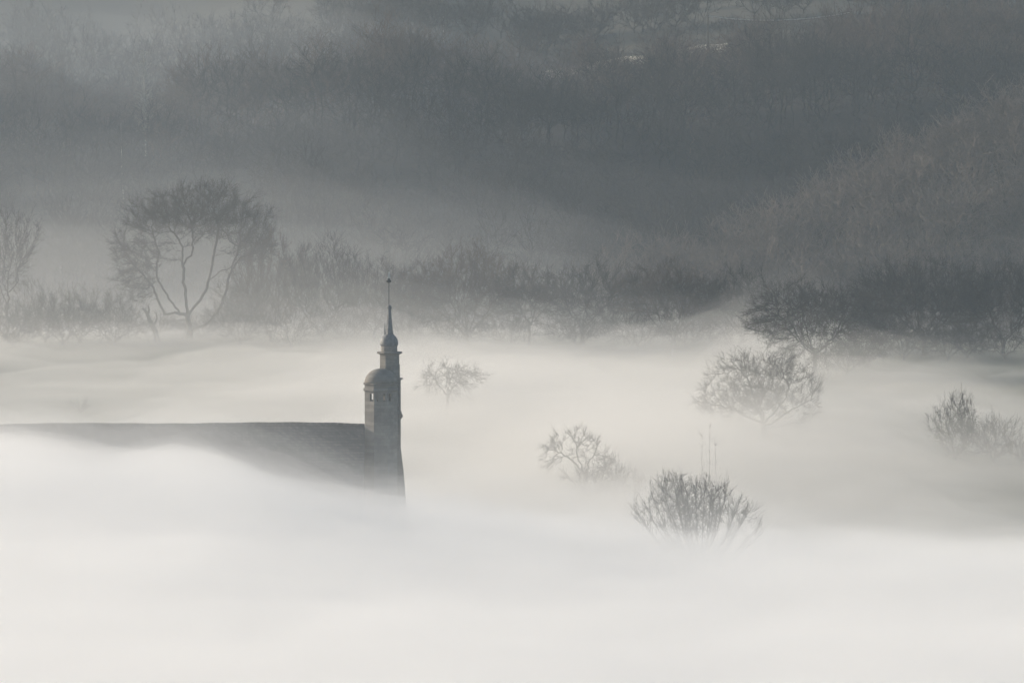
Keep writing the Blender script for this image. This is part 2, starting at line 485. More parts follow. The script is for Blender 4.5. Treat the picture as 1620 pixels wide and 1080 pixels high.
def twigs(rng, pos, par, rad, per=2, length=1.4, thin=0.05, up=0.25, spread=0.45, r0=0.012, sub=4, centre=(0, 0, 0), out=0.7):
    """Branchlets leaving every thin branch outward, each a bent three-piece stem with a fan of side twigs."""
    sel = np.nonzero((rad < thin) & (par >= 0))[0]
    k = rng.poisson(per, len(sel))
    base = np.repeat(sel, k)
    n = len(base)
    t = rng.random(n)[:, None]
    p = pos[base] * t + pos[par[base]] * (1 - t)
    d = unit(pos[base] - pos[par[base]])
    o = unit(p - np.array(centre))
    d = d + out * o + rng.normal(size=d.shape) * spread; d[:, 2] += up
    d = unit(d)
    L = length * (0.35 + 0.9 * rng.random(n) ** 1.5)[:, None]
    S, q, r = [], p, np.full(n, r0)
    nodes = [(p, d)]
    for j in range(3):
        e = q + d * L / 3
        S.append((q, e, r, r * .8)); r = r * .8
        d2 = d + rng.normal(size=d.shape) * 0.22; d2[:, 2] += up * .35
        q, d = e, unit(d2)
        nodes.append((q, d))
    for j in range(sub):
        i = 1 + j % 3
        a, da = nodes[i - 1][0], nodes[i - 1][1]
        c = nodes[i][0]
        u = rng.random(n)[:, None]
        s = a + (c - a) * u
        f = unit(da + rng.normal(size=da.shape) * 0.55 + np.array([0, 0, up * .5]))
        l = L * (0.18 + 0.3 * rng.random((n, 1)))
        m = s + f * l
        S.append((s, m, np.full(n, r0 * .75), np.full(n, r0 * .5)))
    return S

def prisms(segs, k):
    """Tapered k-sided prisms for lists of (p0, p1, r0, r1) arrays."""
    p0 = np.concatenate([s[0] for s in segs]); p1 = np.concatenate([s[1] for s in segs])
    r0 = np.concatenate([s[2] for s in segs]); r1 = np.concatenate([s[3] for s in segs])
    d = p1 - p0; L = np.linalg.norm(d, axis=1); ok = L > 1e-6
    p0, p1, r0, r1, d, L = p0[ok], p1[ok], r0[ok], r1[ok], d[ok], L[ok]
    d = d / L[:, None]
    p1 = p1 + d * (r1 * 0.5)[:, None]
    a = np.where(np.abs(d[:, 2:3]) > 0.9, np.array([[1.0, 0, 0]]), np.array([[0, 0, 1.0]]))
    u = np.cross(d, a); u /= np.linalg.norm(u, axis=1)[:, None]
    v = np.cross(d, u)
    n = len(p0)
    V = np.zeros((n, 2, k, 3))
    for j in range(k):
        th = 2 * math.pi * j / k
        o = u * math.cos(th) + v * math.sin(th)
        V[:, 0, j] = p0 + o * r0[:, None]; V[:, 1, j] = p1 + o * r1[:, None]
    b = np.arange(n)[:, None] * 2 * k
    F = np.concatenate([np.stack([b[:, 0] + j, b[:, 0] + (j + 1) % k, b[:, 0] + k + (j + 1) % k, b[:, 0] + k + j], -1) for j in range(k)])
    return V.reshape(-1, 3), F

def leaves(rng, P, size):
    """Small leaf-sized quads around points."""
    n = len(P)
    a = rng.normal(size=(n, 3)); a /= np.linalg.norm(a, axis=1)[:, None]
    b = np.cross(a, rng.normal(size=(n, 3))); b /= np.linalg.norm(b, axis=1)[:, None]
    s = size * (0.6 + 0.8 * rng.random((n, 1)))
    V = np.stack([P - a * s, P + b * s * .5, P + a * s, P - b * s * .5], 1).reshape(-1, 3)
    return V, np.arange(4 * n).reshape(n, 4)

def join(parts):
    V, F, n = [], [], 0
    for v, f in parts:
        V.append(v); F.append(f + n); n += len(v)
    return np.concatenate(V), np.concatenate(F)

def shift_to(o, loc, rz=0):
    o.location = loc; o.rotation_euler.z = rz
    return o

def tree(name, label, cat, loc, seed, lumps, start, n=1200, D=0.45, kill=0.6, shell=0.45, up=0.1, wander=0.28, tip=0.012,
         per=1.2, tl=1.5, tup=0.2, spread=0.45, r0=0.012, sub=4, out=0.7, centre=None, bark='bark', twig='twig', group=None, rz=0.0, zmin=0.3, power=2.05, thin=0.05,
         ivy=0, ivy_size=0.09, trunk_r=0.09, reach=5.0, ivy_zone=None, scale=1.0, jit=0.22):
    """A bare tree standing at loc: Empty > trunk (trunk and limbs), crown (branches and twigs), ivy."""
    rng = np.random.default_rng(seed)
    attr = crown_points(rng, n, lumps, shell, zmin)
    pos, par = grow(rng, attr, start, D, kill, reach, up, wander, jit=jit)
    rad = thickness(pos, par, tip, power)
    seg = np.nonzero(par >= 0)[0]
    r_end = rad[seg]; r_beg = np.minimum(rad[par[seg]], r_end * 1.35)
    # the foot of the trunk flares a little
    big = r_end > trunk_r
    flare = lambda p, r: r * (1 + 0.7 * np.exp(-np.clip(p[:, 2], 0, None) / 0.5))
    root = empty(name, loc, rz); root.scale = (scale,) * 3
    tag(root, label, cat, group)
    if big.any():
        s = seg[big]
        V, F = prisms([(pos[par[s]], pos[s], flare(pos[par[s]], r_beg[big]), flare(pos[s], r_end[big]))], 8)
        link('trunk', np_mesh('trunk', V, F, True), M[bark], root)
    s = seg[~big]
    A = prisms([(pos[par[s]], pos[s], r_beg[~big], r_end[~big])], 4)
    cz = np.mean([q[2] for q in lumps]) - np.mean([q[5] for q in lumps]) * 0.6
    B = prisms(twigs(rng, pos, par, rad, per, tl, thin, tup, spread, r0, sub, centre or (0, 0, cz), out), 3)
    link('crown', np_mesh('crown', *join([A, B])), M[twig], root)
    if ivy:
        sel = np.nonzero(rad > 0.03)[0] if ivy_zone is None else np.nonzero((rad > 0.012) & (pos[:, 2] < ivy_zone))[0]
        P = pos[rng.choice(sel, ivy)] + rng.normal(size=(ivy, 3)) * 0.32
        link('ivy', np_mesh('ivy', *leaves(rng, P, ivy_size)), M['ivy'], root)
    return root

def dome(w, h, zb, d=None, skew=0.0, seed=0, lump=5):
    """Ellipsoids that make an uneven domed crown of width w from height zb to h."""
    d = d or w
    rng = random.Random(seed)
    L = [(skew, 0, zb + (h - zb) * .42, w * .40, d * .40, (h - zb) * .50)]
    for i in range(lump):
        a = 2 * math.pi * i / lump + rng.uniform(-.4, .4)
        k = rng.uniform(.22, .30)
        L.append((skew + math.cos(a) * w * (.5 - k * .8), math.sin(a) * d * (.5 - k * .8), zb + (h - zb) * rng.uniform(.30, .62), w * k, d * k, (h - zb) * rng.uniform(.26, .36)))
    L.append((skew + rng.uniform(-.12, .12) * w, 0, zb + (h - zb) * .74, w * .24, d * .24, (h - zb) * .27))
    return L

def stems(h, n=1, spread=0.0, seed=0, lean=0.0):
    """A trunk with n limbs leaving its top."""
    rng = random.Random(seed)
    pl = [[(0, 0, -0.6), (lean * .3, 0, h * .5), (lean, 0, h)]]
    for i in range(n):
        a = 2 * math.pi * i / max(1, n) + rng.uniform(-.4, .4)
        L = spread * rng.uniform(.8, 1.2)
        pl.append([(lean, 0, h * rng.uniform(.7, 1)), (lean + math.cos(a) * L * .55, math.sin(a) * L * .55, h + L * .45), (lean + math.cos(a) * L, math.sin(a) * L, h + L * rng.uniform(.8, 1.4))])
    return pl

# ---- the big oak with open limbs
def on_ground(px, d, dz=0.0):
    x = at(px, 540, d).x
    return (x, d, ground_z(x, d) + dz)

D_OAK = 1040.0
OX, OY, OZ = on_ground(298, D_OAK)
def oak_pt(px, py, dy=0.0):
    p = at(px, py, D_OAK)
    return (p.x - OX, dy, p.z - OZ)
oak_limbs = [
    [(0, 0, -0.6), oak_pt(300, 520), oak_pt(297, 499)],
    [oak_pt(297, 499), oak_pt(278, 494, -.4), oak_pt(261, 497, -.6), oak_pt(252, 478, -.8), oak_pt(240, 450, -1), oak_pt(224, 430, -1.2), oak_pt(214, 420, -1.4)],
    [oak_pt(285, 494, -.2), oak_pt(266, 472, .5), oak_pt(250, 445, 1), oak_pt(247, 418, 1.6), oak_pt(250, 398, 2), oak_pt(240, 372, 2.4)],
    [oak_pt(296, 497), oak_pt(294, 470, -.5), oak_pt(291, 440, -1), oak_pt(289, 412, -1.4), oak_pt(290, 390, -1.8), oak_pt(280, 372, -2), oak_pt(268, 358, -2)],
    [oak_pt(290, 420, -1.3), oak_pt(303, 404, -.6), oak_pt(306, 380, 0), oak_pt(302, 350, .4)],
    [oak_pt(299, 497), oak_pt(312, 480, .8), oak_pt(327, 456, 1.4), oak_pt(334, 425, 1.8), oak_pt(340, 390, 2.2), oak_pt(345, 362, 2.4), oak_pt(338, 330, 2.6)],
    [oak_pt(330, 446, 1.5), oak_pt(345, 432, 2.4), oak_pt(362, 426, 3), oak_pt(372, 410, 3.4)],
    [oak_pt(299, 523), oak_pt(328, 512, -1), oak_pt(350, 484, -1.8), oak_pt(360, 455, -2.4), oak_pt(364, 434, -2.8), oak_pt(373, 408, -3), oak_pt(382, 380, -3)],
    [oak_pt(366, 428, -2.8), oak_pt(382, 405, -3.2), oak_pt(400, 398, -3.4), oak_pt(418, 393, -3.4)],
]
oak_lumps = []
for (px, py, rx, rz_, dy) in [(205, 395, 34, 46, -1), (235, 345, 42, 36, 1), (265, 330, 38, 34, -2), (300, 318, 48, 34, -1), (335, 310, 44, 28, 2), (352, 335, 40, 40, 2),
                              (395, 350, 42, 44, -2), (412, 385, 28, 44, -3), (228, 412, 40, 42, -1.5), (200, 440, 26, 26, 1), (225, 462, 28, 20, -2), (385, 392, 30, 34, 2.5), (285, 350, 30, 30, 3.5), (340, 350, 40, 34, -4)]:
    c = oak_pt(px, py, dy); s = D_OAK * PX
    oak_lumps.append((c[0], c[1], c[2], rx * s, max(rx, 45) * s * 1.15, rz_ * s))
tree('oak_tree', 'tall broad bare oak with a rounded crown and open forked limbs', 'tree', (OX, OY, OZ), 7, oak_lumps, oak_limbs, n=2300, D=.46, kill=.66, shell=.9, jit=.15,
     tip=.014, per=3.2, tl=1.5, tup=.08, r0=.014, sub=6, trunk_r=.11, power=1.92, centre=oak_pt(300, 440))
# ivy-clad dead stub left of the oak's foot and a low leaning one right of it
S_ROW = 1035 * PX                      # metres per photograph pixel in the tree row

def row_tree(name, label, px, top_py, w_px, d, seed, zb=.25, n=1100, group=None, skew=0.0, trunk=(.22, 4, .2), **kw):
    x, y, z = on_ground(px, d)
    h = at(px, top_py, d).z - z
    w = w_px * d * PX
    lumps = dome(w * 1.02, h * 1.0, h * zb, skew=skew * w, seed=seed, d=kw.pop('depth', None) or w * .85, lump=kw.pop('lump', 5))
    return tree(name, label, 'tree', (x, y, z), seed, lumps, stems(h * trunk[0], trunk[1], w * trunk[2], seed), n=n, group=group, **kw)

# dead stub beside the oak
def stub():
    x, y, z = on_ground(247, D_OAK - 3)
    s = D_OAK * PX
    root = empty('tree_stump', (x, y, z))
    tag(root, 'dead forked tree stub leaning left at the foot of the broad oak', 'stump')
    P = lambda px, py, dy=0: np.array([(px - 247) * s, dy, (536 - py) * s])
    segs = []
    for pl, r0, r1 in [([P(250, 540), P(246, 520), P(238, 505), P(233, 492)], .34, .20), ([P(233, 492), P(229, 486), P(225, 484)], .17, .09), ([P(234, 494), P(236, 486), P(235, 480)], .15, .07), ([P(243, 512), P(248, 500, .4), P(247, 492, .5)], .13, .05)]:
        for i in range(len(pl) - 1):
            a, b = r0 + (r1 - r0) * i / (len(pl) - 1), r0 + (r1 - r0) * (i + 1) / (len(pl) - 1)
            segs.append((pl[i][None], pl[i + 1][None], np.array([a]), np.array([b])))
    link('trunk', np_mesh('trunk', *prisms(segs, 8), True), M['bark'], root)
    rng = np.random.default_rng(3)
    q = np.repeat(np.array([P(228, 485), P(235, 482), P(247, 492, .5), P(238, 505)]), 9, 0)
    d = rng.normal(size=q.shape) + np.array([0, 0, 1.0]); d /= np.linalg.norm(d, axis=1)[:, None]
    e = q + d * rng.uniform(.4, 1.1, (len(q), 1))
    link('shoots', np_mesh('shoots', *prisms([(q, e, np.full(len(q), .02), np.full(len(q), .008))], 3)), M['twig'], root)
stub()

dense = dict(D=.52, kill=.78, shell=1.0, tl=1.7, r0=.0145, tip=.013, tup=.2)
row_tree('bare_tree', 'bare tree cut by the left edge of the frame', 12, 322, 96, 1046, 11, zb=.34, n=1500, trunk=(.35, 4, .18), per=2.8, sub=6, **dense)
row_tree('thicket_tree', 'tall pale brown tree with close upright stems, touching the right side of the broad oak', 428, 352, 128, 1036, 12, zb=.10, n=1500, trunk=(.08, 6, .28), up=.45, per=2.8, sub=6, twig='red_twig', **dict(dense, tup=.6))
row_tree('thicket_tree', 'rounded brown tree, second to the right of the broad oak', 510, 372, 128, 1034, 13, zb=.10, n=1500, trunk=(.10, 6, .28), up=.4, per=2.8, sub=6, **dict(dense, tup=.6))
row_tree('thicket_tree', 'low dark tree right behind the tip of the weather vane', 592, 402, 120, 1038, 14, zb=.10, n=1500, trunk=(.12, 5, .3), up=.3, per=2.8, sub=6, **dense)
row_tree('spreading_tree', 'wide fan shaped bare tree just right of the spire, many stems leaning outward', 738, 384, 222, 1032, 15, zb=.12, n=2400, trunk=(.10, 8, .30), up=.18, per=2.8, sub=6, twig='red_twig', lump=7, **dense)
row_tree('bare_tree', 'dark bare tree with pale fog at its foot, right of the fan shaped tree', 838, 412, 140, 1030, 16, zb=.20, n=1100, trunk=(.28, 5, .25), per=2.8, sub=6, **dense)
row_tree('bare_tree', 'dark twiggy round tree in the middle of the row, left of the reddish lumpy tree', 922, 412, 165, 1030, 17, zb=.14, n=1800, trunk=(.22, 5, .25), per=2.8, sub=6, **dense)
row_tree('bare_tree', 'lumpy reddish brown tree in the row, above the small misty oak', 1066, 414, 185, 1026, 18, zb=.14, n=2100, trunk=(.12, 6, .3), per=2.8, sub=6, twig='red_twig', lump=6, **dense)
row_tree('bare_tree', 'narrow dark tree in the row, left behind the darkest dense tree', 1172, 422, 150, 1028, 19, zb=.16, n=1500, trunk=(.18, 5, .26), per=2.8, sub=6, **dense)
row_tree('spreading_tree', 'wide bare tree with sweeping limbs, right behind the darkest dense tree', 1462, 402, 220, 1010, 20, zb=.12, n=2400, trunk=(.16, 7, .32), per=2.8, sub=6, lump=7, **dense)
row_tree('bare_tree', 'grey bare tree cut by the right edge of the frame', 1588, 408, 175, 1012, 21, zb=.14, n=1900, trunk=(.15, 6, .3), per=2.8, sub=6, **dense)
row_tree('dense_tree', 'darkest dense tree in the row, tinged green with ivy inside its low wide crown', 1290, 440, 226, 968, 22, zb=.14, n=2800, trunk=(.24, 7, .34), per=2.8, sub=6, ivy=2600, ivy_zone=7.5, lump=8, **dict(dense, up=.02, tup=.05))

# the misty oak low on the right: rounded loops of limbs
OK2 = 868.0
kx, ky, kz = on_ground(1212, OK2)
def k_pt(px, py, dy=0.0):
    p = at(px, py, OK2)
    return (p.x - kx, dy, p.z - kz)
limbs = [[(0, 0, -.6), k_pt(1212, 700), k_pt(1208, 672)],
         [k_pt(1208, 672), k_pt(1190, 662, -.5), k_pt(1165, 648, -1), k_pt(1140, 640, -1.4), k_pt(1118, 634, -1.8)],
         [k_pt(1206, 668), k_pt(1198, 645, .8), k_pt(1190, 620, 1.2), k_pt(1182, 598, 1.6), k_pt(1168, 584, 2)],
         [k_pt(1210, 668), k_pt(1222, 655, -.6), k_pt(1232, 640, -1), k_pt(1230, 622, -1.4), k_pt(1220, 606, -1.8)],
         [k_pt(1232, 640, -1), k_pt(1244, 628, -.6), k_pt(1248, 610, 0), k_pt(1240, 592, .4)],
         [k_pt(1212, 670), k_pt(1205, 648, -1.6), k_pt(1206, 626, -2), k_pt(1215, 612, -2.4)],
         [k_pt(1212, 674), k_pt(1236, 660, 1), k_pt(1262, 645, 1.4), k_pt(1284, 634, 1.6)],
         [k_pt(1212, 680), k_pt(1250, 672, 1.2), k_pt(1280, 668, 1.6)]]
ls = OK2 * PX
lumps = []
for px, py, rx, rz_, dy in [(1130, 625, 34, 28, -1.5), (1150, 592, 36, 30, 1.5), (1178, 576, 34, 24, 0), (1215, 584, 44, 28, -1.5), (1250, 590, 38, 30, 1), (1278, 622, 30, 36, 1.5), (1208, 600, 50, 26, 2.5), (1150, 650, 44, 18, -1), (1270, 655, 34, 20, 1.5), (1205, 632, 70, 30, 3), (1190, 628, 60, 30, -3.2), (1118, 645, 26, 20, .5)]:
    c = k_pt(px, py, dy); lumps.append((c[0], c[1], c[2], rx * ls, max(rx, 34) * ls, rz_ * ls))
tree('oak_tree', 'small misty oak with rounded loops of bare limbs, below the darkest dense tree', 'tree', (kx, ky, kz), 31, lumps, limbs, n=1700, D=.42, kill=.6, shell=.95,
     tip=.013, per=3.0, tl=1.1, tup=.08, r0=.0125, sub=6, trunk_r=.09, power=1.95, centre=k_pt(1212, 660))

# the near tree rising out of the fog bank
FT = 688.0
fx_, fy_, fz = on_ground(1108, FT)
fs = FT * PX
f_pt = lambda px, py, dy=0.0: (at(px, py, FT).x - fx_, dy, at(px, py, FT).z - fz)
rngf = random.Random(5)
limbs = [[(0, 0, -.6), f_pt(1108, 930), f_pt(1107, 912)]]
for px, py, dy in [(1004, 806, 0), (1016, 792, 1.2), (1030, 784, 2), (1048, 772, -1.5), (1066, 762, .6), (1078, 780, 3.4), (1085, 768, 3), (1098, 764, -3), (1115, 768, 1), (1124, 780, -3.6), (1132, 768, -1.2), (1150, 778, 2), (1168, 796, -1), (1184, 812, .8), (1202, 830, -1), (1070, 790, -4), (1140, 795, 4),
                   (1014, 822, -2), (1178, 824, 3), (1052, 800, 4), (1160, 806, -4), (1208, 844, 1), (1036, 812, -4)]:
    k = rngf.uniform(.4, .6)
    mx, my = 1108 + (px - 1108) * (k + .08), 915 + (py - 915) * (k - .04)
    limbs.append([f_pt(1107, rngf.uniform(900, 922)), f_pt(mx, my, dy * .6), f_pt(px, py, dy)])
lumps = []
for px, py, rx, rz_, dy in [(1022, 812, 26, 24, 0), (1056, 790, 30, 28, 1), (1100, 786, 36, 28, -1), (1142, 790, 30, 26, 1), (1176, 818, 30, 22, 0), (1110, 812, 60, 34, 3), (1090, 816, 60, 34, -3), (1194, 836, 20, 14, 1), (1012, 830, 16, 18, 0), (1108, 840, 80, 22, 0)]:
    c = f_pt(px, py, dy); lumps.append((c[0], c[1], c[2], rx * fs, max(rx, 40) * fs, rz_ * fs))
tree('vase_shaped_tree', 'sharp dark vase shaped tree rising out of the white fog bank', 'tree', (fx_, fy_, fz), 41, lumps, limbs, n=1000, D=.38, kill=.58, shell=1.0, up=.4, wander=.10, jit=.09,
     tip=.013, per=2.0, tl=1.1, tup=.45, spread=.30, r0=.0125, sub=5, trunk_r=.075, centre=f_pt(1108, 930), out=.7, power=2.15)

# misty oak in the middle with scrub on its right
MT = 792.0
mx_, my_, mz = on_ground(925, MT)
ms = MT * PX
m_pt = lambda px, py, dy=0.0: (at(px, py, MT).x - mx_, dy, at(px, py, MT).z - mz)
limbs = [[(0, 0, -.6), m_pt(926, 770), m_pt(922, 745)],
         [m_pt(922, 745), m_pt(905, 728), m_pt(888, 716, .4), m_pt(870, 712, .6)],
         [m_pt(922, 748), m_pt(914, 722, -.5), m_pt(912, 702, -.6), m_pt(905, 690, -.6)],
         [m_pt(913, 705, -.6), m_pt(922, 698, 0), m_pt(928, 692, .2)],
         [m_pt(924, 748), m_pt(938, 724, .8), m_pt(945, 706, 1), m_pt(936, 694, 1.2)],
         [m_pt(925, 755), m_pt(950, 742, -.8), m_pt(966, 730, -1)]]
lumps = []
for px, py, rx, rz_, dy in [(875, 708, 20, 18, 0), (886, 694, 18, 12, .8), (912, 686, 18, 13, -.6), (932, 698, 18, 14, .8), (872, 734, 20, 14, -.6), (955, 728, 20, 18, 0), (920, 712, 26, 16, 1.6)]:
    c = m_pt(px, py, dy); lumps.append((c[0], c[1], c[2], rx * ms, max(rx, 26) * ms, rz_ * ms))
tree('oak_tree', 'pale faint oak with knotty limbs in the middle of the fog', 'tree', (mx_, my_, mz), 51, lumps, limbs, n=620, D=.36, kill=.52, shell=.95, tip=.016, per=2.6, tl=.9, tup=.1, r0=.0125, sub=5, trunk_r=.08)

def bush(name, label, px, base_d, top_py, w_px, seed, group=None, n=700, cat='bush', **kw):
    x, y, z = on_ground(px, base_d)
    h = at(px, top_py, base_d).z - z
    w = w_px * base_d * PX
    kw = dict(dict(D=.40, kill=.58, shell=.95, tl=1.3, r0=.0125, tip=.011, tup=.3, per=2.3, sub=5, trunk_r=.07), **kw)
    return tree(name, label, cat, (x, y, z), seed, dome(w * .94, h * .95, h * .06, seed=seed), stems(h * .06, 6, w * .28, seed), n=n, group=group, **kw)

bush('hawthorn_bush', 'faint round bush against the right side of the pale oak in the fog', 968, 790, 716, 62, 61)
bush('hawthorn_bush', 'dense low bush hiding the foot of the pale oak in the fog', 934, 786, 738, 90, 71)
bush('hawthorn_bush', 'low spreading bush trailing right from the pale oak in the fog', 1000, 786, 748, 60, 62, n=420)
bush('hawthorn_bush', 'very faint bush just behind the sharp dark vase shaped tree', 1066, 752, 748, 80, 63, n=600)
bush('ivy_clad_tree', 'ivy clad tree leaning left, low in the fog near the right edge', 1512, 838, 610, 92, 66, n=1400, cat='tree', ivy=1500, ivy_zone=5.0, tup=.6, tl=1.2)
bush('hawthorn_bush', 'dark bush in shade on the right side of the ivy clad tree', 1572, 836, 652, 90, 67, n=900)
bush('hawthorn_bush', 'low dark bush cut by the right edge below the ivy clad tree', 1626, 830, 690, 80, 68, n=700)
bush('hawthorn_bush', 'faint bush just above the church roof ridge on the left', 128, 905, 645, 50, 69, n=400)
row_tree('thorn_tree', 'small wind-bent thorn tree showing only its top above the fog, right of the spire', 708, 565, 120, 905, 70, zb=.32, n=700, skew=.06, trunk=(.42, 5, .3), per=2.2, sub=5, lump=7, D=.42, kill=.6, shell=.95, tl=1.1, r0=.0135, tip=.014, tup=.0, spread=.8)
# scrub under the row, each bush of its own
for i, (px, top, wp, d) in enumerate([(14, 462, 70, 1032), (72, 458, 64, 1036), (126, 456, 66, 1034), (186, 462, 62, 1037)]):
    bush('scrub_bush', ['dark scrub bush under the tree at the left edge', 'brown scrub bush, second from the left edge in the row', 'brown twiggy scrub bush midway between the left edge and the broad oak', 'low scrub bush left of the dead stub by the broad oak'][i], px, d, top, wp * 1.5, 80 + i, 'scrub bushes left of the broad oak', n=900)
for i, (px, top, wp, d) in enumerate([(318, 500, 70, 1044), (360, 470, 70, 1045), (395, 440, 70, 1046), (640, 420, 80, 1040), (988, 460, 60, 1036), (1236, 470, 80, 1018), (1392, 470, 80, 1005), (1530, 500, 90, 1004)]):
    bush('scrub_bush', ['low scrub bush behind the trunk of the broad oak', 'scrub bush under the right limbs of the broad oak', 'tall scrub bush filling the gap right of the broad oak', 'scrub bush filling the row behind the spire', 'small scrub bush in the gap of the row above the pale oak',
                        'scrub bush tucked behind the left of the darkest dense tree', 'scrub bush just right of the darkest dense tree', 'scrub bush under the right part of the row'][i], px, d, top, wp * 1.35, 90 + i, 'scrub bushes along the tree row', n=900)

# trees behind the row that close its gaps
for i, (px, top, wp, d) in enumerate([(60, 440, 110, 1062), (160, 448, 120, 1066), (392, 400, 130, 1060), (470, 384, 130, 1064), (556, 392, 130, 1060), (660, 404, 130, 1066), (800, 412, 140, 1058), (876, 428, 130, 1064), (975, 438, 120, 1060), (1030, 440, 130, 1066), (1120, 436, 140, 1060),
                                      (1225, 446, 140, 1056), (1380, 436, 140, 1050), (1525, 432, 150, 1052), (1400, 430, 120, 1062), (1330, 450, 120, 1046)]):
    row_tree('bare_tree', 'hazy bare tree set behind the tree row, closing a gap in it', px, top, wp, d, 120 + i, zb=.04, n=800, trunk=(.08, 6, .3), per=2.4, sub=5, group='hazy trees behind the tree row', **dict(dense, D=.62, kill=.9))
# low scrub along the foot of the row
for i, (px, top, wp, d) in enumerate([(460, 490, 110, 1024), (545, 486, 120, 1026), (640, 482, 110, 1026), (720, 496, 120, 1022), (800, 500, 110, 1022), (915, 500, 120, 1026), (1010, 490, 120, 1020), (1090, 486, 120, 1022), (1165, 484, 110, 1016), (1430, 500, 120, 1000), (1500, 510, 120, 998), (1590, 505, 120, 1002), (1370, 520, 100, 985), (1340, 530, 100, 972), (20, 490, 110, 1026), (100, 488, 110, 1030), (180, 492, 110, 1028), (250, 500, 100, 1048), (380, 488, 120, 1030)]):
    bush('scrub_bush', 'low misty scrub along the foot of the tree row', px, d, top, wp, 150 + i, 'low scrub at the foot of the tree row', n=520, D=.5, kill=.72, tl=1.5)

# tall thin saplings standing in the fog
def sapling(label, px, d, top, seed):
    x, y, z = on_ground(px, d)
    h = at(px, top, d).z - z
    rng = np.random.default_rng(seed)
    zz = np.linspace(-.3, h, 9)
    P = np.stack([np.cumsum(rng.normal(size=9) * .03), np.cumsum(rng.normal(size=9) * .03), zz], -1)
    rr = np.linspace(.018, .006, 9)
    root = empty('sapling', (x, y, z)); tag(root, label, 'sapling', 'thin saplings in the fog')
    link('trunk', np_mesh('trunk', *prisms([(P[:-1], P[1:], rr[:-1], rr[1:])], 6), True), M['bark'], root)
    i = rng.integers(3, 9, 14); q = P[i]
    dd = rng.normal(size=q.shape) * .5 + np.array([0, 0, 1.0]); dd /= np.linalg.norm(dd, axis=1)[:, None]
    link('crown', np_mesh('crown', *prisms([(q, q + dd * rng.uniform(.3, .9, (14, 1)), np.full(14, .009), np.full(14, .004))], 3)), M['twig'], root)
for px, top, sd_ in [(1110, 690, 1), (1123, 676, 2), (1134, 704, 3)]:
    sapling(['left', 'tallest middle', 'right'][sd_ - 1] + ' of three faint thin saplings behind the sharp dark vase shaped tree', px, 760, top, sd_)

# ------------------------------------------------------------------ the far wood and the trees one can pick out in it
def wood_tree_mesh(seed, h, w, n=170, birchy=False):
    rng = np.random.default_rng(seed)
    lumps = [(0, 0, h * .68, w * .5, w * .5, h * .31), (w * .2, 0, h * .55, w * .3, w * .3, h * .2), (-w * .2, .2, h * .6, w * .3, w * .3, h * .22)]
    attr = crown_points(rng, n, lumps, .8)
    pos, par = grow(rng, attr, [[(0, 0, -1.0), (rng.normal() * .2, rng.normal() * .2, h * .35), (rng.normal() * .4, rng.normal() * .4, h * .62)]], .75, .8, 7, .25, .25, 50)
    rad = thickness(pos, par, .022, 2.3)
    s = np.nonzero(par >= 0)[0]
    big = rad[s] > .07
    r1 = rad[s]; r0 = np.minimum(rad[par[s]], r1 * 1.4)
    T = prisms([(pos[par[s]][big], pos[s][big], r0[big], r1[big])], 5)
    A = prisms([(pos[par[s]][~big], pos[s][~big], r0[~big], r1[~big])], 3)
    B = prisms(twigs(rng, pos, par, rad, 1.3, 2.6, .10, .35, .4, .026, 3, (0, 0, h * .35), .5), 3)
    return T, join([A, B])

variants = [wood_tree_mesh(200 + i, h, wd) for i, (h, wd) in enumerate([(13, 6.5), (12, 7.5), (14, 6), (11, 7), (13.5, 8), (12.5, 5.5)])]

def build_wood():
    rng = np.random.default_rng(9)
    V, F, n0, mi = [], [], 0, []
    spots = []
    for y in np.arange(1218, 1400, 5.2):
        half = y * .066 + 12
        for x in np.arange(-half, half, 5.0):
            spots.append((x + rng.normal() * 1.6, y + rng.normal() * 1.6))
    for x, y in spots:
        T, Cn = variants[rng.integers(len(variants))]
        Vt, Ft = join([T, Cn])
        a, sxy, sz = rng.random() * 6.283, rng.uniform(.8, 1.3), rng.uniform(.62, 1.0) * (1 + .42 * float(fbm(np.array(x / 15.0), np.array(y / 15.0), 17, 2)))
        if y > 1345: sz *= .80 if x > 26 else .68 if 4 < x <= 26 else .75
        c, s = math.cos(a), math.sin(a)
        P = np.stack([(Vt[:, 0] * c - Vt[:, 1] * s) * sxy + x, (Vt[:, 0] * s + Vt[:, 1] * c) * sxy + y, Vt[:, 2] * sz + ground_z(x, y)], -1)
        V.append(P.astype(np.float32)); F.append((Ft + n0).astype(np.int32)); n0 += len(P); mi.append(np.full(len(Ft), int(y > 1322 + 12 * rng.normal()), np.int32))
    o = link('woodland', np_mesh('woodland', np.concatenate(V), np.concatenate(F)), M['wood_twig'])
    o.data.materials.append(M['red_twig']); o.data.polygons.foreach_set('material_index', np.concatenate(mi))  # crest trees get lighter, redder twigs that paint sunlight into their colour
    tag(o, 'mass of bare winter woodland covering the far hillside', 'woodland', kind='stuff')
build_wood()

def proto_tree(i, name, label, cat, group, twig='sunlit_spur_twig'):
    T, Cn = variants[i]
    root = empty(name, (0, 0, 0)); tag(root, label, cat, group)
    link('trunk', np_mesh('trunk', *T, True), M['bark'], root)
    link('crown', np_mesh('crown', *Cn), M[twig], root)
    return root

def copy_tree(o, label=None, group=None):
    c = o.copy(); col.objects.link(c)
    for ch in o.children:
        k = ch.copy(); col.objects.link(k); k.parent = c
    if label: c['label'] = label
    if group: c['group'] = group
    return c

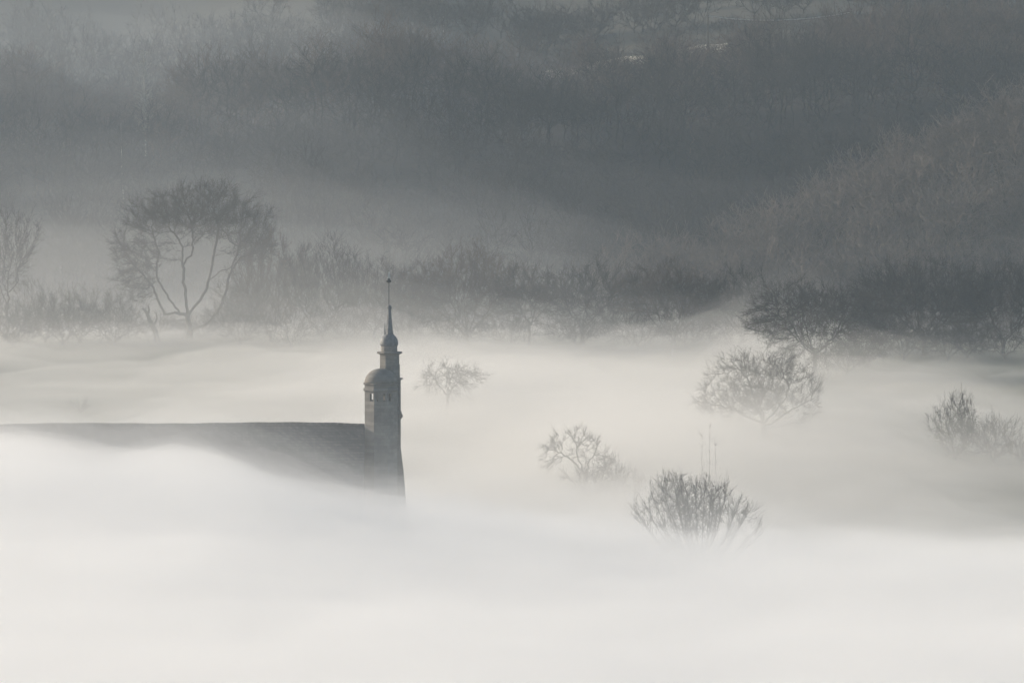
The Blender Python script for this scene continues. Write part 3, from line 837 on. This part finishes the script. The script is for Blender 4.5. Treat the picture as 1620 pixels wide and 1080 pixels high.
def spur_trees():
    rng = np.random.default_rng(77)
    lab, grp = 'bare tree standing on the wooded spur that climbs to the right edge', 'bare trees on the wooded spur'
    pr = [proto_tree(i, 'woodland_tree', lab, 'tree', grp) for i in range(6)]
    k = 0
    spots = [(x, y) for y in np.arange(1112, 1194, 5.8) for x in np.arange(14, 92, 4.9)] + [(rng.uniform(48, 74), rng.uniform(1128, 1172)) for _ in range(40)]
    for x, y in spots:
        if True:
            xx, yy = x + rng.normal() * 1.5, y + rng.normal() * 1.5
            g = ground_z(xx, yy)
            if g < -5.5 and rng.random() < .6: continue
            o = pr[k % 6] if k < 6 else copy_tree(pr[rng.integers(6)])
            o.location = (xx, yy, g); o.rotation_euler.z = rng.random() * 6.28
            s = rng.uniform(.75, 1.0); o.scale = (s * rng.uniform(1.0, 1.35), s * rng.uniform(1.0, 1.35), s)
            k += 1
    return pr
spur = spur_trees()

def plateau():
    rng = np.random.default_rng(5)
    # single trees and clumps of the fields above the wood
    spots = []
    for gx, gy, sx, sy, n in [(-80, 1425, 28, 30, 30), (-50, 1470, 40, 24, 24), (82, 1420, 22, 30, 34), (80, 1480, 26, 30, 26), (-15, 1500, 40, 20, 22), (30, 1505, 40, 16, 22), (-85, 1510, 30, 20, 20), (-22, 1415, 12, 14, 8)]:
        for _ in range(n): spots.append((gx + rng.normal() * sx * .6, gy + rng.normal() * sy * .6))
    lab, grp = 'hazy field tree standing on the upland above the wood', 'field trees on the hazy upland'
    low = []
    for i in range(4):
        rg = np.random.default_rng(400 + i)
        h, wd = (8.5, 9, 7.5, 10)[i], (9, 8, 8, 10)[i]
        attr = crown_points(rg, 200, dome(wd, h, .8, seed=400 + i), .95)
        pos, par = grow(rg, attr, stems(h * .12, 5, wd * .26, 400 + i), .7, .95, 6, .15, .25, 60)
        rad = thickness(pos, par, .02, 2.2); s = np.nonzero(par >= 0)[0]; big = rad[s] > .08
        r1 = rad[s]; r0 = np.minimum(rad[par[s]], r1 * 1.4)
        low.append((prisms([(pos[par[s]][big], pos[s][big], r0[big], r1[big])], 5), join([prisms([(pos[par[s]][~big], pos[s][~big], r0[~big], r1[~big])], 3), prisms(twigs(rg, pos, par, rad, 2, 1.9, .10, .25, .4, .022, 4, (0, 0, h * .2), .6), 3)])))
    first = []
    for i, (x, y) in enumerate(spots):
        if i < 4:
            o = empty('field_tree', (0, 0, 0)); tag(o, lab, 'tree', grp)
            link('trunk', np_mesh('trunk', *low[i][0], True), M['bark'], o)
            link('crown', np_mesh('crown', *low[i][1]), M['twig'], o)
            first.append(o)
        else:
            o = copy_tree(first[rng.integers(4)])
        o.location = (x, y, ground_z(x, y) - .1); o.rotation_euler.z = rng.random() * 6.28; o.scale = (rng.uniform(.8, 1.3), rng.uniform(.8, 1.3), rng.uniform(.75, 1.15))
    # hedges between the fields
    V, F, n0 = [], [], 0
    for hi, (x0, y0, x1, y1) in enumerate([(-120, 1392, -28, 1400), (-120, 1450, 8, 1436), (22, 1474, 130, 1440), (-130, 1530, 130, 1535)]):
        V, F, n0 = [], [], 0
        N = int(math.hypot(x1 - x0, y1 - y0) / 1.3)
        for i in range(N):
            t = i / N
            x, y = x0 + (x1 - x0) * t, y0 + (y1 - y0) * t + 3 * math.sin(t * 9 + hi)
            Vt, Ft = join(list(variants[rng.integers(6)]))
            s = rng.uniform(.16, .36)
            a = rng.random() * 6.28; c, sn = math.cos(a), math.sin(a)
            P = np.stack([(Vt[:, 0] * c - Vt[:, 1] * sn) * s * 1.4 + x, (Vt[:, 0] * sn + Vt[:, 1] * c) * s * 1.4 + y, Vt[:, 2] * s + ground_z(x, y) - .5], -1)
            V.append(P); F.append(Ft + n0); n0 += len(P)
        o = link('field_hedge', np_mesh('field_hedge', np.concatenate(V), np.concatenate(F)), M['twig'])
        tag(o, ['hedge along the upper left edge of the far wood', 'hazy field hedge on the upland at the left', 'hazy field hedge on the upland at the right', 'farthest hedge crossing the whole upland'][hi], 'hedge', 'hedges on the upland')
    # evergreen bush at the top of the picture
    p = at(686, 36, 1420)
    root = empty('evergreen_bush', (p.x, 1420, ground_z(p.x, 1420))); tag(root, 'dark rounded evergreen bush at the top of the wood beside a pale stem', 'bush')
    P = crown_points(rng, 2600, [(0, 0, 2.2, 1.3, 1.3, 1.9), (.5, .2, 3, .9, .9, 1.3), (-.4, 0, 1.6, 1.2, 1.1, 1.3)], .7)
    link('foliage', np_mesh('foliage', *leaves(rng, P, .16)), M['evergreen'], root)
    link('trunk', np_mesh('trunk', *prisms([(np.array([[0, 0, -.5]]), np.array([[0, 0, 2.4]]), np.array([.16]), np.array([.08]))], 6), True), M['bark'], root)
    # pale birches
    for i, (px, d, h, label) in enumerate([(232, 1330, 16, 'tall slender pale birch standing in the upper left of the far wood'), (197, 1300, 12, 'short pale birch left of the tall slender birch'), (50, 1232, 12, 'pale birch low in the misty left part of the wood'),
                                           (704, 1415, 11, 'thin pale stem beside the dark evergreen bush'), (1440, 1272, 8, 'small pale birch in the dark right part of the wood'), (1063, 1012, 6, 'pale lichened birch stem among the reddish lumpy tree')]):
        x = at(px, 300, d).x; z = ground_z(x, d)
        q = np.random.default_rng(300 + i)
        zz = np.linspace(-.5, h, 12)
        P = np.stack([np.cumsum(q.normal(size=12) * .06), np.cumsum(q.normal(size=12) * .06), zz], -1)
        rr = np.linspace(.14, .02, 12)
        root = empty('birch_tree', (x, d - (2 if d > 1100 else 0), z)); tag(root, label, 'tree')
        link('trunk', np_mesh('trunk', *prisms([(P[:-1], P[1:], rr[:-1], rr[1:])], 6), True), M['birch'], root)
        n = int(h * 22); j = q.integers(3, 12, n); b = P[j] - np.stack([np.zeros(n), np.zeros(n), q.random(n) * h / 11], -1)
        dd = q.normal(size=b.shape) * .6 + np.array([0, 0, 1.0]); dd /= np.linalg.norm(dd, axis=1)[:, None]
        L = (h * .13 * (1.25 - b[:, 2:3] / h))
        m1 = b + dd * L; e = m1 + (dd * .4 + q.normal(size=b.shape) * .3) * L
        link('crown', np_mesh('crown', *prisms([(b, m1, np.full(n, .022), np.full(n, .014)), (m1, e, np.full(n, .014), np.full(n, .007))], 3)), M['birch' if i in (0, 4) else 'twig'], root)
    # upland grass strip, sunlight painted into its colour, and a shining wire over it
    pts = [at(915, 62, 1449).x, at(1120, 55, 1449).x]
    xs = np.linspace(pts[0] - 6, pts[1] + 4, 30)
    Vv, Ff = [], []
    for i, x in enumerate(xs):
        yy = 1449 + 2 * math.sin(i * .3)
        for k, dy in enumerate((-9 - 1.2 * math.sin(i * 1.7), 7 + 1.4 * math.sin(i * 1.1))):
            Vv.append((x, yy + dy, ground_z(x, yy + dy) + .16))
    for i in range(len(xs) - 1):
        Ff.append((2 * i, 2 * i + 2, 2 * i + 3, 2 * i + 1))
    o = link('sunlit_strip', np_mesh('sunlit_strip', Vv, Ff, True), M['sunlit_grass'])
    tag(o, 'grass strip painted sunlit along the upper edge of the far wood', 'track', kind='structure')
plateau()

def overhead_line():
    d = 1398.0
    ends = [at(1120, 26, d), at(1345, 20, d)]
    for i, e in enumerate(ends):
        gz = ground_z(e.x, d)
        root = empty('utility_pole', (e.x, d, gz)); tag(root, ('left' if i == 0 else 'right') + ' of two wooden poles among the treetops carrying the shining overhead wire', 'pole')
        link('post', np_mesh('post', *prisms([(np.array([[0, 0, -.5]]), np.array([[0, 0, e.z - gz + .2]]), np.array([.16]), np.array([.11]))], 10)), M['wood'], root)
        link('crossarm', np_mesh('crossarm', *prisms([(np.array([[0, -.7, e.z - gz - .25]]), np.array([[0, .7, e.z - gz - .25]]), np.array([.06]), np.array([.06]))], 4)), M['wood'], root)
    t = np.linspace(0, 1, 40)[:, None]
    P = np.array(ends[0]) * (1 - t) + np.array(ends[1]) * t
    P[:, 2] -= 4 * .95 * t[:, 0] * (1 - t[:, 0])
    n = len(P) - 1
    o = link('overhead_wire', np_mesh('overhead_wire', *prisms([(P[:-1], P[1:], np.full(n, .05), np.full(n, .05))], 6), True), M['alu'])
    tag(o, 'thin shining overhead wire sagging above the crest of the wood', 'wire')
overhead_line()

# ------------------------------------------------------------------ fog and haze
def fog_surface(ctrl, sig, base):
    """Smooth fog-top height through control points (x, y, height): normalised Gaussian weights with a weak pull to base."""
    P = np.array(ctrl, float)
    def f(X, Y):
        num, den = np.full(X.shape, base * 1e-3), np.full(X.shape, 1e-3)
        for x, y, h in P:
            k = np.exp(-((X - x) / sig[0]) ** 2 - ((Y - y) / sig[1]) ** 2)
            num += k * h; den += k
        return num / den
    return f

def fog_mesh(name, top_f, x0, x1, y0, y1, nx, ny, bottom=-8.0):
    """Closed body of fog: a rolling top over a flat bottom, its rim drawn down to the bottom."""
    xs, ys = np.linspace(x0, x1, nx), np.linspace(y0, y1, ny)
    X, Y = np.meshgrid(xs, ys)
    T = np.maximum(top_f(X, Y), bottom + 0.2)
    V = np.concatenate([np.stack([X, Y, T], -1).reshape(-1, 3), np.stack([X, Y, np.full_like(X, bottom)], -1).reshape(-1, 3)])
    n = nx * ny
    i = (np.arange(ny - 1)[:, None] * nx + np.arange(nx - 1)[None]).ravel()
    top = np.stack([i, i + 1, i + nx + 1, i + nx], -1)
    bot = np.stack([i + n, i + nx + n, i + nx + 1 + n, i + 1 + n], -1)
    a = np.arange(nx - 1); b = np.arange(ny - 1) * nx
    s1 = np.stack([a, a + n, a + 1 + n, a + 1], -1)
    c = (ny - 1) * nx + a
    s2 = np.stack([c + 1, c + 1 + n, c + n, c], -1)
    s3 = np.stack([b + nx, b + nx + n, b + n, b], -1)
    e = b + nx - 1
    s4 = np.stack([e, e + n, e + nx + n, e + nx], -1)
    return np_mesh(name, V, np.concatenate([top, bot, s1, s2, s3, s4]), True)

def edge_fade(X, Y, x0, x1, y0, y1, fx, fy):
    return smooth01((X - x0) / fx) * smooth01((x1 - X) / fx) * smooth01((Y - y0) / fy) * smooth01((y1 - Y) / fy)

def C(px, py, d):
    p = at(px, py, d)
    return (p.x, p.y, p.z)

def fog_layers(name, f, region, n, fade, layers, seed, kind_label, color, g, amp, wave, taper=None, humps=()):
    """A bank built of nested homogeneous layers, thick below and thinner above, so its top feathers out."""
    for i, (lift, dens, what) in enumerate(layers):
        def top(X, Y, i=i, lift=lift):
            s = 1.0 if taper is None else taper(X)
            h = f(X, Y) * s + lift * s - 10 * (1 - s) + amp * s * (1 + .22 * lift) * fbm(X / wave[0], Y / wave[1], seed + 7 * i, 3) + .2 * fbm(X / 4.0, Y / 9, seed + 3 + 5 * i, 2)
            for hx, hy, hz, sx, sy in humps:
                h = h + hz * np.exp(-((X - hx) / sx) ** 2 - ((Y - hy) / sy) ** 2) * (1 + .35 * vnoise(X / 5, Y / 9, seed + 40 + i))
            k = edge_fade(X, Y, *region, *fade)
            return h * k - 8 * (1 - k)
        x0, x1, y0, y1 = region
        o = link(name, fog_mesh(name, top, x0, x1, y0, y1, *n), volume_mat(name + '_vapour', color, dens, g))
        tag(o, what + ' ' + kind_label, 'fog' if name != 'mist' else 'mist', kind='stuff')

# the sea of fog on the valley floor
floor_ctrl = [
    (-60, 760, -.9), (-30, 760, .2), (0, 760, 2.4), (18, 760, 2.2), (28, 760, .2), (45, 760, -1.8), (65, 760, -2.0),
    (-60, 850, -1.2), (-30, 850, -.1), (0, 850, 2.8), (22, 850, 2.2), (45, 850, -2.4), (65, 850, -3),
    (-60, 940, -1.2), (-30, 940, 0), (0, 940, 2.6), (22, 940, 1.0), (45, 940, -1.2), (65, 940, -1.6), (-8, 905, 5.0), (6, 800, 3.4), (27, 868, 3.6),
    (-60, 1010, .2), (-30, 1010, .9), (0, 1010, .8), (24, 1010, .2), (45, 1010, -.3), (65, 1010, -.6),
    (-60, 1060, 0), (0, 1060, 0), (30, 1060, -1), (60, 1060, -3),
]
fog_layers('fog_bank', fog_surface(floor_ctrl, (22, 45), 1.0), (-420, 420, 640, 1110), (230, 150), (60, 60),
           [(0, .014, 'dense lowest layer of pale fog'), (.9, .008, 'second layer of pale fog'), (1.9, .005, 'third layer of pale fog'), (3.3, .003, 'fourth thin layer of pale fog'), (5.5, .0015, 'faint topmost layer of pale fog')], 31,
           'on the valley floor behind the church', (0.983, 0.969, 0.948), .4, 1.7, (17, 26), None, [(27, 988, 4.2, 6, 22), (34, 1000, 2.5, 5, 20), (-13, 985, .6, 9, 25), (12, 800, 1.2, 8, 20), (44, 900, 1.8, 10, 14), (-34, 760, 1.5, 9, 20)])  # warm tint puts the sun's glow into the fog's own colour

# the thick bank this side of the church
edge_px = [-600, -250, 0, 100, 160, 230, 300, 350, 400, 450, 500, 560, 620, 700, 850, 1000, 1120, 1300, 1500, 1750, 2200]
edge_py = [682, 682, 684, 694, 706, 712, 703, 716, 736, 752, 766, 780, 788, 796, 814, 838, 852, 858, 862, 866, 868]
front_ctrl = []
for px in range(-600, 2201, 45):
    x, y, z = C(px, float(np.interp(px, edge_px, edge_py)), 668)
    front_ctrl += [(x, 668, z), (x, 590, z * .35 + 6.2), (x, 510, 11.0), (x, 430, 12.0), (x, 705, z - 4), (x, 745, z - 9)]
fog_layers('fog_bank', fog_surface(front_ctrl, (3.2, 32), 3.0), (-420, 420, 300, 760), (330, 180), (60, 30),
           [(0, .018, 'dense lowest layer of white fog'), (.5, .012, 'second dense layer of white fog'), (1.0, .009, 'third layer of white fog'), (1.7, .006, 'fourth layer of white fog'), (2.6, .004, 'fifth thin layer of white fog'), (3.8, .0022, 'sixth thin layer of white fog'), (5.4, .0012, 'faint topmost layer of white fog')], 151,
           'in front of the church', (0.978, 0.983, 0.990), .4, 1.0, (9, 15), None, [(-27, 668, .9, 2.6, 9), (-38, 668, .6, 3.5, 9), (9, 660, 1.0, 5, 12), (22, 652, .5, 5, 12), (38, 648, .7, 5, 12), (-6, 655, .9, 4, 12), (17, 640, 1.6, 5, 10), (-18, 640, 1.2, 6, 12), (32, 625, 1.4, 8, 10)])  # cool tint in the fog's colour whitens the warm sunlight on it

# a light veil over the whole valley floor
veil = fog_surface([(x, y, h - .03 * max(0, x)) for x in (-90, -45, 0, 45, 90) for y, h in ((450, 15), (560, 17), (680, 18), (800, 17), (920, 15), (1040, 12))], (34, 90), 14.0)
fog_layers('mist', veil, (-420, 420, 400, 1100), (120, 110), (60, 60), [(0, .0005, 'low veil of light mist'), (7, .0003, 'upper veil of light mist')], 231,
           'over the valley floor and the church', (0.96, 0.96, 0.96), .35, 1.2, (30, 60), lambda X: np.interp(X, [-70, -25, 10, 35, 90], [1.15, 1.1, .8, .42, .38]))

# patches of mist drifting round the single trees
patch = fog_surface([(5, 762, 8.5), (16, 770, 7), (46, 800, 5.0), (27, 842, 8.3), (-8, 890, 6.0)] + [(x, y, -7) for x in (-60, -30, 85, 120) for y in (700, 760, 820, 880, 940)] + [(x, y, -7) for x in (-10, 20, 50) for y in (705, 950)] + [(-22, 790, -7), (-24, 840, -7)], (11, 26), -7.0)
fog_layers('mist', patch, (-120, 140, 690, 960), (110, 80), (30, 20), [(0, .0055, 'drifting patches of pale mist'), (2.2, .003, 'thin fringe of the drifting patches of mist')], 431,
           'around the single trees on the valley floor', (0.983, 0.969, 0.948), .4, 1.2, (10, 18))  # same warm glow tinted into the mist as in the floor fog

# thin mist standing in the dip below the far wood
mist_ctrl = [C(px, py, 1150) for px, py in ((-300, 380), (-100, 380), (100, 378), (350, 385), (600, 400), (800, 410), (950, 430), (1100, 480), (1250, 470), (1400, 430), (1550, 400), (1700, 390), (1900, 390))]
mist_ctrl += [(x, 1085, z) for x, y, z in mist_ctrl] + [(x, 1215, z - 1) for x, y, z in mist_ctrl]
fog_layers('mist', fog_surface(mist_ctrl, (16, 50), 0.0), (-420, 420, 1050, 1340), (160, 60), (60, 50),
           [(0, .0006, 'low layer of thin grey mist'), (3.5, .00042, 'second layer of thin grey mist'), (8, .0003, 'third layer of thin grey mist'), (14, .0002, 'upper veil of thin grey mist')], 71,
           'in the hollow below the wooded hillside', (0.95, 0.96, 0.97), .3, 1.5, (30, 60), lambda X: np.interp(X, [-60, -20, 5, 22, 40, 58, 90], [1, 1, .98, .92, .90, 1.0, 1.08]))

# faint mist drifting over the left of the hillside
hill_mist = fog_surface([(-90, 1240, 30), (-60, 1240, 28), (-30, 1240, 20), (0, 1240, 6), (30, 1240, -8), (60, 1240, -8), (95, 1240, -8), (-90, 1360, 42), (-60, 1360, 42), (-30, 1360, 38), (0, 1360, 30), (30, 1360, 18), (60, 1360, 10), (95, 1360, 8),
                         (-90, 1450, 30), (-50, 1450, 28), (0, 1450, 22), (50, 1450, 10), (95, 1450, 0), (-90, 1600, 20), (0, 1600, 20), (95, 1600, 10)], (20, 70), 20.0)
fog_layers('mist', hill_mist, (-420, 420, 1190, 1900), (120, 90), (60, 50), [(0, .0007, 'drifting mist'), (6, .0003, 'faint upper mist')], 331, 'over the left hillside and the upland above the wood', (0.90, 0.95, 1.0), .3, 2.0, (40, 80))

# the air itself
def build_haze():
    x0, x1, y0, y1, z0, z1 = -1520.0, 1520.0, -270.0, 3020.0, -10.0, 110.0
    V = [(x0, y0, z0), (x1, y0, z0), (x1, y1, z0), (x0, y1, z0), (x0, y0, z1), (x1, y0, z1), (x1, y1, z1), (x0, y1, z1)]
    F = [(0, 3, 2, 1), (4, 5, 6, 7), (0, 1, 5, 4), (1, 2, 6, 5), (2, 3, 7, 6), (3, 0, 4, 7)]
    o = link('haze', np_mesh('haze', V, F), volume_mat('air_haze', (0.70, 0.86, 1.0), 1.3e-4, 0.2))
    tag(o, 'blue grey haze hanging in the air over the whole valley', 'haze', kind='stuff')
build_haze()
